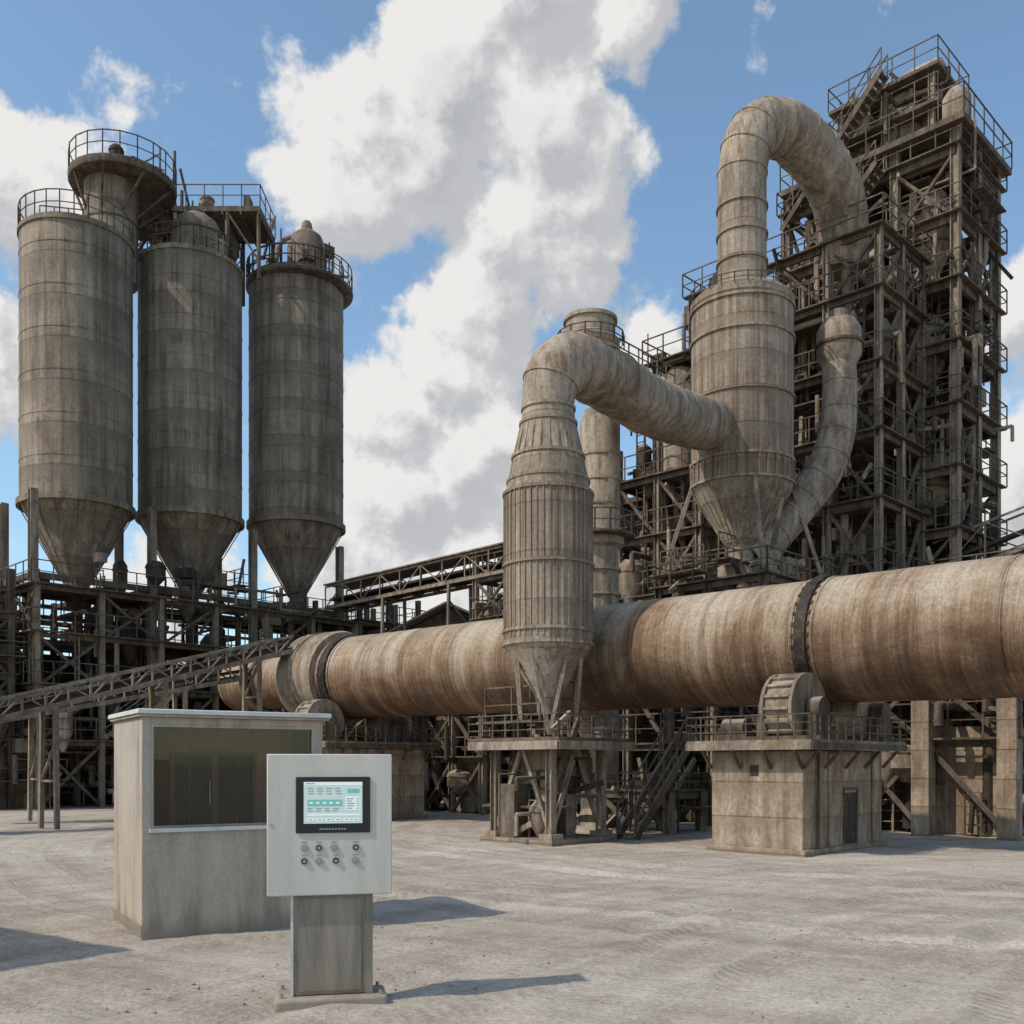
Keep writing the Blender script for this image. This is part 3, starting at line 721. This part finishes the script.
b.lathe(2.85, 32.5, [(.62, -.1), (.62, 9.0), (.8, 9.1), (.8, 9.4), (.66, 9.6), (.66, 13.0), (.5, 13.5)], 36, 'duct')
for z in (7.5, 8.3, 10.4, 11.2, 12): b.ring(2.85, 32.5, .65, z, .05, .08, 36, 'duct')
b.crail(2.85, 32.5, 1.1, 9.4, .7, 14, .04); b.lathe(2.85, 32.5, [(.6, 9.3), (1.15, 9.36), (1.15, 9.42), (.6, 9.42)], 24, 'steel')
b.build('bypass_stack', e)

# ------------------------------------------------------------------ cyclone separator
e = empty('cyclone_separator'); cx, cy = 8.28, 36
b = Bd()
b.lathe(cx, cy, [(.45, 9.2), (.5, 9.8), (1.7, 11.7), (1.8, 11.9), (1.8, 18.3), (1.84, 18.35), (1.84, 18.55), (1.65, 18.75), (.86, 19.0), (.86, 22.8)], 64, 'vessel')
for z, r in ((11.95, 1.82), (12.75, 1.82), (15.0, 1.82), (17.1, 1.82), (18.2, 1.82), (20.0, .87), (21.0, .87), (22.0, .87), (10.0, .58)): b.ring(cx, cy, r, z, .05, .09, 64, 'vessel')
for i in range(34):
    a = 2 * math.pi * i / 34; d = V((math.cos(a), math.sin(a), 0)); c0 = V((cx, cy, 0))
    b.obox(c0 + d * 1.82 + UP * 12.35, d * .03, d.cross(UP) * .03, UP * .38, 'vessel')
    b.beam(c0 + d * 1.7 + UP * 11.7, c0 + d * .54 + UP * 9.85, .045, .045, 'vessel')
b.crail(cx, cy, 1.88, 18.55, .35, 26, .03)
b.build('body', e)
b = Bd()
b.tube([(8.28, 36, 22.3), (8.3, 36, 23.4), (8.55, 36.1, 24.5), (9.2, 36.6, 25.3), (10.3, 37.3, 25.6), (11.5, 38.2, 25.3), (12.6, 39.0, 24.4), (13.1, 39.6, 23.2), (13.2, 39.9, 21.8)], [.86, .87, .9, .95, .98, 1.0, 1.0, .98, .98], 40, 'duct', 8, .8)
b.build('gooseneck_duct', e)
b = Bd()
b.tube([(12.1, 37.0, 17.0), (12.1, 36.95, 15.5), (11.95, 36.9, 14.1), (11.4, 36.8, 12.7), (10.3, 36.7, 11.3), (9.3, 36.4, 10.2), (8.5, 36.2, 9.5)], [.6, .62, .66, .7, .72, .72, .7], 36, 'duct', 8, .85)
b.lathe(12.1, 37.0, [(.5, 16.6), (.8, 17.1), (.82, 18.0), (.6, 18.4), (.35, 18.5), (.3, 18.8)], 32, 'duct'); b.ring(12.1, 37.0, .82, 17.5, .06, .1, 32)
b.lathe(8.3, 36, [(.9, 8.4), (.9, 9.1), (.5, 9.3)], 28, 'duct'); b.build('return_pipe', e)
b = Bd(); o = V((cx, cy, 0)) - GA * 2.1 - GB * 2.1
frame(b, o, 4.2, 4.2, 2, 2, [3, 5.6, 8.2], 8.6, col=.24, bw=.2, brace=.7, deck=.6, seed=8, over=.3, rh=.8)
for sa in (-1, 1):
    for sb in (-1, 1):
        p = V((cx, cy, 0)) + GA * sa * 2.1 + GB * sb * 2.1; b.beam(p + UP * 8.5, V((cx, cy, 0)) + (GA * sa + GB * sb) * 1.28 + UP * 11.95, .13, .13, 'steel_l')
clutter(b, o, 4.2, 4.2, 5, 9.4, 110, 81, big=.7)
b.build('support_frame', e)

# ------------------------------------------------------------------ preheater tower
e = empty('preheater_tower'); o = V((17.75, 40, 0)); TB = 4.5
lv = [3.6, 6.2, 8.8, 11.3, 13.8, 16.3, 18.8, 21.3, 23.9, 26.6]
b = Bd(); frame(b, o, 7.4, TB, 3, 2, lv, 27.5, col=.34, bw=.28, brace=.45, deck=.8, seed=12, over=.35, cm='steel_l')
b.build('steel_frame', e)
b = Bd()
clutter(b, o, 7.4, TB, 4, 26.6, 460, 121, big=.85); clutter(b, o - GB * .6 + GA * .5, 6.5, 1.2, 5, 26, 130, 122, big=.65)
clutter(b, o - GA * .4 + GB * .5, 1.2, 3.4, 5, 26, 60, 124, big=.6)
for (fa, fb, z, r) in ((1.8, 1.5, 24.2, 1.05), (5.2, 1.5, 22, 1.1), (2.2, 1.5, 19.4, 1.15), (5.2, 1.6, 16.6, 1.15), (2.0, 1.5, 14, 1.2), (5.4, 1.4, 11.2, 1.2), (2, 1.5, 8.4, 1.2), (2.8, 3.4, 22, 1.1), (2.8, 3.4, 15, 1.1)):
    p = o + GA * fa + GB * fb
    b.lathe(p.x, p.y, [(.28, z - 2.6), (.32, z - 2), (r, z - .5), (r, z + 1.2), (r * .8, z + 1.45), (.45, z + 1.5), (.45, z + 2.4)], 30, 'duct'); b.ring(p.x, p.y, r, z + .9, .06, .1, 30); b.ring(p.x, p.y, r, z - .45, .06, .1, 30)
for (p1, p2) in (((1.8, 24.2), (5.2, 22)), ((5.2, 22), (2.2, 19.4)), ((2.2, 19.4), (5.2, 16.6)), ((5.2, 16.6), (2, 14)), ((2, 14), (5.4, 11.2))):
    q0 = o + GA * p1[0] + GB * .9 + UP * (p1[1] + 1.0); q3 = o + GA * p2[0] + GB * .9 + UP * (p2[1] - .2)
    b.tube([q0, q0.lerp(q3, .4) - GB * .7, q0.lerp(q3, .7) - GB * .7, q3], .3, 16, 'duct', 6, .9)
b.build('cyclones_and_pipes', e)
b = Bd()
b.box(o + GA * 1.2 + GB * 2.7, 5.4, 1.5, 0, 24, 'dark'); b.box(o + GA * 3.2 + GB * 2.0, 1.3, 1.3, 0, 26.5, 'dark')  # dark panels added so the inside of the frame looks shaded
for i, z in enumerate(lv[:-1]):
    d = GA if i % 2 else -GA; s0 = o - GB * .75 + (GA * 2.6 if i % 2 else GA * 5.4); stairs(b, s0, d, .8, z + .2, lv[i + 1] + .2, 2.6, 'steel')
b.build('shade_panels_and_stairs', e)
b = Bd(); z = 27.5
b.box(o - GA * .5 - GB * .5, 8, TB + 1, z, z + .25, 'steel'); c = o - GA * .5 - GB * .5 + UP * (z + .25)
b.rail([c, c + GA * 8, c + GA * 8 + GB * (TB + 1), c + GB * (TB + 1)], 1.15, .045, 1, True, 'steel')
o5 = o + GA * 1.3 + GB * .9
for i in range(3):
    for j in range(2): b.ibeam(o5 + GA * 2.0 * i + GB * 2.6 * j + UP * z, o5 + GA * 2.0 * i + GB * 2.6 * j + UP * (z + 3.4), .24, 'steel_l')
for zz in (z + 1.8, z + 3.3):
    b.box(o5 - GA * .4 - GB * .4, 4.8, 3.4, zz, zz + .14, 'steel'); c = o5 - GA * .4 - GB * .4 + UP * (zz + .14)
    b.rail([c, c + GA * 4.8, c + GA * 4.8 + GB * 3.4, c + GB * 3.4], 1.0, .04, 1, True)
b.lathe((o5 + GA * 1.6 + GB * 1.3).x, (o5 + GA * 1.6 + GB * 1.3).y, [(1.1, z + .3), (1.15, z + 3.0), (.8, z + 3.5)], 30, 'duct')
b.box(o5 + GA * 2.9 + GB * .5, 1.0, 1.6, z + .25, z + 3.1, 'steel_l'); clutter(b, o5, 4, 2.6, z + .4, z + 3.2, 70, 33, big=.6)
p = o5 + GA * .8 + GB * 1.2 + UP * (z + 4.0)
b.tube([p - GA * .9, p - GA * .8, p - GA * .6, p + GA * .6, p + GA * .8, p + GA * .9], [.1, .4, .55, .55, .4, .1], 24, 'duct', 4)
p = o + GA * .3 + GB * .9; b.lathe(p.x, p.y, [(.5, z + .3), (.55, z + .8), (.55, z + 1.7), (.3, z + 2.1)], 24, 'duct')
q = o + GA * 7.4 - GB * .3
stairs(b, q, -GA, .6, z - 1.6, z + 3.4, 4.6, 'steel')
b.build('penthouse', e)

# ------------------------------------------------------------------ other process structures
def proc(name, o, la, lb, na, nb, lv, top, seed, nclut, core=True, mats=('steel', 'steel_l', 'dark', 'duct'), over=.3, rh=1., cm='steel_l', deck=.7, z0=.6, big=.85):
    e = empty(name); b = Bd(); o = V((o[0], o[1], 0))
    frame(b, o, la, lb, na, nb, lv, top, brace=.55, deck=deck, seed=seed, over=over, rh=rh, cm=cm, col=.25, bw=.2); b.build('steel_frame', e)
    b = Bd(); clutter(b, o, la, lb, z0, top, nclut, seed + 100, mats, big); b.build('equipment', e)
    if core:
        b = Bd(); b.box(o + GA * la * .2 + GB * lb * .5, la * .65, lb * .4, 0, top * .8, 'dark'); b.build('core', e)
    return e
e = proc('cyclone_service_tower', (13.9, 37.9), 8.4, 4, 4, 2, [3, 6, 9, 12, 14.6, 17.2, 20, 22.3], 22.5, 51, 380)
e = proc('filter_tower', (7.6, 40.5), 6.2, 4, 3, 2, [3, 6, 9, 11.5, 14], 15.6, 52, 280)
b = Bd(); oo = V((7.6, 40.5, 0)); frame(b, oo + GB * .3, 2.4, 2.4, 1, 1, [16.5, 18.8], 19, col=.2, bw=.18, seed=3, over=.4); b.lathe(7.1, 42.1, [(.8, 14.1), (.8, 18), (.5, 18.6)], 24, 'duct'); clutter(b, oo, 3, 3, 14, 19.5, 60, 99, big=.7); b.build('roof_plant', e)
e = proc('kiln_drive_house', (6.6, 33), 7, 3.4, 4, 1, [2.6, 5.0], 5.2, 53, 130, over=.2, mats=('steel', 'dark', 'steel', 'steel_l'))
e = proc('clinker_cooler_house', (13.6, 27.2), 7, 5, 3, 2, [2.6, 4.6], 4.8, 54, 150, over=.3, mats=('steel', 'dark', 'duct', 'steel_l'))
b = Bd(); oo = V((13.6, 27.2, 0))
for i in range(4): b.box(oo + GA * (2.33 * i - .25) - GB * .45, .5, .5, -.1, 4.3, 'conc')
b.box(oo + GA * .3 + GB * .6, 2.2, 3, 0, 3.1, 'conc'); b.box(oo + GA * 3.2 + GB * 1.5, 3, 3, 0, 4.2, 'dark')
b.build('concrete_columns', e)
e = proc('cooler_fan_house', (20.5, 34), 6, 5, 3, 2, [3, 6, 8.6], 9, 58, 120, over=.3)
e = proc('burner_platform_building', (-1.2, 41.2), 5.6, 4.5, 3, 2, [2.2, 4.2], 4.3, 55, 120, over=.3, rh=.8, mats=('steel', 'dark', 'conc', 'steel_l'))
b = Bd(); oo = V((-1.2, 41.2, 0)); b.box(oo + GA * .3 + GB * 2.6, 5, 1.5, 0, 3.9, 'dark'); b.box(oo + GA * 1 + GB * .5, 1.4, 1.6, 0, 2.1, 'conc'); b.build('back_rooms', e)
e = proc('kiln_feed_building', (-6.0, 42), 7, 5, 3, 2, [2.4, 4.8], 5.2, 56, 180, over=.3, mats=('steel', 'dark', 'steel', 'steel_l'))
e = proc('pump_house', (4.6, 29.2), 2.6, 1.6, 2, 1, [1.1], 1.2, 57, 26, core=False, over=.15, rh=.5, big=.5)
e = proc('transfer_tower', (-.2, 47.5), 2.2, 2.2, 1, 1, [3, 5, 7, 9, 11], 12.4, 59, 40, core=False, over=.2)
e = proc('raw_mill_building', (4.5, 50), 8, 6, 3, 2, [4, 8, 11], 12, 60, 130, over=.3)

# belt conveyors
def gallery(name, p, q, w, h, trest, mat='steel_l'):
    e = empty(name); p = V(p); q = V(q); d = (q - p).normalized(); sd = d.cross(UP).normalized() * w / 2
    b = Bd(); n = max(4, int((q - p).length / (h * 1.3)))
    for s_ in (-1, 1):
        b.beam(p + sd * s_, q + sd * s_, .11, .16, mat); b.beam(p + sd * s_ + UP * h, q + sd * s_ + UP * h, .08, .09, mat)
        for i in range(n):
            c0 = p.lerp(q, i / n) + sd * s_; c1 = p.lerp(q, (i + 1) / n) + sd * s_
            b.beam(c0, c0 + UP * h, .06, .06, mat)
            b.beam(c0 + (UP * h if i % 2 else V((0, 0, 0))), c1 + (V((0, 0, 0)) if i % 2 else UP * h), .05, .05, mat)
    b.beam(p + UP * .12, q + UP * .12, w * .9, .06, 'dark'); b.beam(p + UP * h * .45, q + UP * h * .45, w * .6, .12, 'dark')
    for i in range(n): c0 = p.lerp(q, i / n); b.beam(c0 - sd, c0 + sd, .1, .12, mat)
    b.build('truss', e)
    b = Bd()
    for t_ in trest:
        c = p.lerp(q, t_)
        for s_ in (-1, 1):
            f = V((c.x, c.y, 0)) + sd * s_ * 1.3; b.beam(f, c + sd * s_, .14, .14, mat)
        zz = 1.5
        while zz < c.z - 1:
            l = 1.3 - .3 * zz / c.z; b.beam(V((c.x, c.y, zz)) - sd * l, V((c.x, c.y, zz + 1.3)) + sd * l, .07, .07, mat); b.beam(V((c.x, c.y, zz)) - sd * l, V((c.x, c.y, zz)) + sd * l, .07, .07, mat); zz += 1.5
    b.build('trestles', e); return e
e = gallery('conveyor_gallery', (-10.2, 58, 11.0), (.6, 47.5, 11.2), 1.5, 1.2, [.35, .7])
b = Bd(); b.beam((-10.2, 58, 12.32), (.6, 47.5, 12.52), 1.8, .07, 'steel_l'); b.build('roof_sheet', e)
gallery('belt_conveyor', (-18.5, 27, 2.2), (-8.6, 38, 6.3), .9, .55, [.15, .4, .65, .9])
gallery('belt_conveyor', (-19.5, 33, 3.0), (-6.4, 45, 6.9), .9, .7, [.2, .5, .8])
gallery('conveyor_gallery', (33, 38, 15.5), (17.5, 42, 9.5), 1.8, 1.6, [.1, .5])

# warehouse
e = empty('clinker_warehouse')
b = Bd(); W1 = V((-10.5, 62, 0)); dl = V((.24, .97, 0)).normalized(); dw = V((.97, -.24, 0)).normalized()
b.box(W1, 34, 14, 0, 8.2, 'dark', dl, dw)
for sgn in (0, 1):
    r0 = W1 + dw * (14 * sgn) + UP * 8.2 + dw * (.5 if sgn else -.5); r1 = W1 + dw * 7 + UP * 11.6
    vs = [r0 - dl, r0 + dl * 35, r1 + dl * 35, r1 - dl]; vs += [v_ + UP * .12 for v_ in vs]
    b.add(vs, [(0, 1, 2, 3), (7, 6, 5, 4), (0, 4, 5, 1), (1, 5, 6, 2), (2, 6, 7, 3), (3, 7, 4, 0)], 'roof')
    for i in range(36):
        b.beam(r0 + dl * i + UP * .14, r1 + dl * i + UP * .14, .06, .05, 'roof')
b.add([W1 + UP * 8.2, W1 + dw * 14 + UP * 8.2, W1 + dw * 7 + UP * 11.5], [(0, 1, 2)], 'steel')
b.build('hall', e)

# perimeter wall and far sheds
e = empty('boundary_wall'); b = Bd()
b.box((-60, 74, 0), 130, .4, 0, 3.4, 'conc', V((1, 0, 0)), V((0, 1, 0)))
for i in range(33): b.box((-60 + 4 * i, 73.85, 0), .4, .14, 0, 3.6, 'conc', V((1, 0, 0)), V((0, 1, 0)))
b.build('wall_panels', e)
for k, (x, y, w, d, h) in enumerate(((-44, 64, 13, 8, 7), (22, 66, 18, 10, 9), (-31, 60, 7, 6, 6))):
    e = empty('workshop_building'); b = Bd(); X_ = V((1, 0, 0)); Y_ = V((0, 1, 0))
    b.box((x, y, 0), w, d, 0, h, 'conc', X_, Y_); b.box((x - .3, y - .3, 0), w + .6, d + .6, h, h + .4, 'roof', X_, Y_); b.build('walls', e)
    b = Bd()
    for i in range(int(w / 3)):
        for j in range(2): b.box((x + 1 + 3 * i, y - .06, 0), 1.6, .05, 1.5 + 3 * j, 2.9 + 3 * j, 'dark', X_, Y_)
    b.build('windows', e)
# unseen block left of the yard, added and shaped to cast a shadow into view
e = empty('unseen_shadow_block'); b = Bd(); o = V((-7.6, 9.3, 0)); C1 = V((-.829, .559, 0)); C2 = V((-.559, -.829, 0))
b.box(o, 7, 5, -.1, 3.6, 'booth', C1, C2); b.box(o - C1 * .2 - C2 * .2, 7.4, 5.4, 3.6, 3.8, 'booth_trim', C1, C2); b.box(o + C1 * 2 - C2 * .03, 1, .025, 0, 2.1, 'dark', C1, C2)
b.build('shadow_block_body', e)

# ------------------------------------------------------------------ world: Nishita sky + procedural clouds
w = bpy.data.worlds.new('World'); scene.world = w; w.use_nodes = True; t = w.node_tree
for n in list(t.nodes): t.nodes.remove(n)
g = bpy.data.node_groups.new('cloud_density', 'ShaderNodeTree')
g.interface.new_socket('Vector', in_out='INPUT', socket_type='NodeSocketVector'); g.interface.new_socket('Density', in_out='OUTPUT', socket_type='NodeSocketFloat')
gi = g.nodes.new('NodeGroupInput'); go = g.nodes.new('NodeGroupOutput')
ns = N(g, 'ShaderNodeTexNoise'); ns.inputs['Scale'].default_value = 8; ns.inputs['Detail'].default_value = 3; L(g, gi.outputs[0], ns.inputs['Vector'])
vs_ = N(g, 'ShaderNodeVectorMath', operation='SUBTRACT'); L(g, ns.outputs['Color'], vs_.inputs[0]); vs_.inputs[1].default_value = (.5, .5, .5)
vsc = N(g, 'ShaderNodeVectorMath', operation='SCALE'); L(g, vs_.outputs[0], vsc.inputs[0]); vsc.inputs['Scale'].default_value = .09
va = N(g, 'ShaderNodeVectorMath', operation='ADD'); L(g, gi.outputs[0], va.inputs[0]); L(g, vsc.outputs[0], va.inputs[1]); wv = va.outputs[0]
# cloud centres as (east slope, elevation slope, angular size, weight)
blobs = [(.12, .79, .07, 1), (.02, .75, .075, 1), (-.06, .69, .085, 1.1), (-.11, .655, .07, 1), (-.16, .59, .075, 1.05), (-.21, .585, .045, .9), (-.09, .6, .07, 1),
         (.03, .65, .08, 1.1), (.04, .57, .075, 1), (.0, .52, .075, 1.05), (.06, .52, .06, 1), (-.03, .455, .07, 1), (-.07, .40, .05, .9), (.135, .61, .045, .6),
         (-.52, .59, .08, 1), (-.46, .56, .05, .7), (-.53, .38, .07, .9), (-.36, .68, .04, .4),
         (-.12, .34, .06, 1), (-.05, .3, .07, 1), (-.12, .27, .08, 1), (0, .33, .045, .95), (-.16, .2, .09, 1), (-.05, .19, .08, .95), (.14, .42, .055, .9),
         (.52, .47, .06, .95), (.5, .28, .09, .95), (-.33, .2, .09, .7),
         (.7, .6, .13, 1), (-.85, .5, .15, 1), (.95, .35, .15, 1), (-1.4, .8, .2, 1), (.4, 1.3, .16, 1), (-.5, 1.25, .18, 1)]
acc = None
for (u, v, r, wt) in blobs:
    c = V((u, 1, v)).normalized(); dn = N(g, 'ShaderNodeVectorMath', operation='DISTANCE'); L(g, wv, dn.inputs[0]); dn.inputs[1].default_value = c
    r_ = r / (1 + v * v + u * u) ** .5 * 1.75
    mr = maprange(g, dn.outputs['Value'], r_, 0, 0, wt)
    acc = mr if acc is None else math_n(g, 'SMOOTH_MAX', acc, mr, .15)
fb = noise_n(g, gi.outputs[0], 11, 8, .62)
d_ = math_n(g, 'ADD', acc, math_n(g, 'MULTIPLY', math_n(g, 'SUBTRACT', fb, .5), 2.0))
L(g, d_, go.inputs[0])

tc = N(t, 'ShaderNodeTexCoord'); nv = N(t, 'ShaderNodeVectorMath', operation='NORMALIZE'); L(t, tc.outputs['Generated'], nv.inputs[0])
def dens(off):
    gg = N(t, 'ShaderNodeGroup'); gg.node_tree = g; ad = N(t, 'ShaderNodeVectorMath', operation='ADD'); L(t, nv.outputs[0], ad.inputs[0]); ad.inputs[1].default_value = off; L(t, ad.outputs[0], gg.inputs[0]); return gg.outputs[0]
D0 = dens((0, 0, 0)); D1 = dens((-.016, -.005, .026))
mask = maprange(t, D0, .24, .52)
sky = N(t, 'ShaderNodeTexSky', sky_type='NISHITA'); sky.sun_disc = False; sky.sun_elevation = math.radians(47); sky.sun_rotation = math.atan2(SUN.x, SUN.y) % (2 * math.pi)
sky.air_density = 1.0; sky.dust_density = .9; sky.ozone_density = 1.2
skyc = mixc(t, 1.0, sky.outputs[0], (1.35, 1.48, 1.42), 'MULTIPLY')
diff = math_n(t, 'SUBTRACT', D0, D1)
lit = maprange(t, diff, -.3, .3)
thick = maprange(t, D0, .6, 1.4, 1, .1)
br = math_n(t, 'ADD', math_n(t, 'MULTIPLY', lit, .68), math_n(t, 'MULTIPLY', thick, .32))
cc = ramp(t, br, [(.05, (2.9, 3.0, 3.2)), (.45, (4.3, 4.38, 4.5)), (.85, (6.2, 6.12, 6.0))])
fin = mixc(t, mask, skyc, cc)
bg = N(t, 'ShaderNodeBackground'); L(t, fin, bg.inputs[0]); bg.inputs[1].default_value = .135
wo = N(t, 'ShaderNodeOutputWorld'); L(t, bg.outputs[0], wo.inputs[0])

sl = bpy.data.lights.new('sun', 'SUN'); sl.energy = 3.1; sl.angle = math.radians(.9); sl.color = (1, .915, .8)
so = bpy.data.objects.new('sun', sl); scene.collection.objects.link(so); so.rotation_euler = SUN.to_track_quat('Z', 'Y').to_euler(); so.location = (0, 0, 60)

cam = bpy.data.cameras.new('camera'); co = bpy.data.objects.new('camera', cam); scene.collection.objects.link(co)
co.location = (0, 0, 2); co.rotation_euler = (math.radians(90), 0, 0); cam.lens = 35.16; cam.sensor_width = 36; cam.shift_y = 253 / 1024; cam.clip_end = 6000
scene.camera = co
scene.view_settings.view_transform = 'Standard'; scene.view_settings.look = 'None'; scene.view_settings.exposure = 0
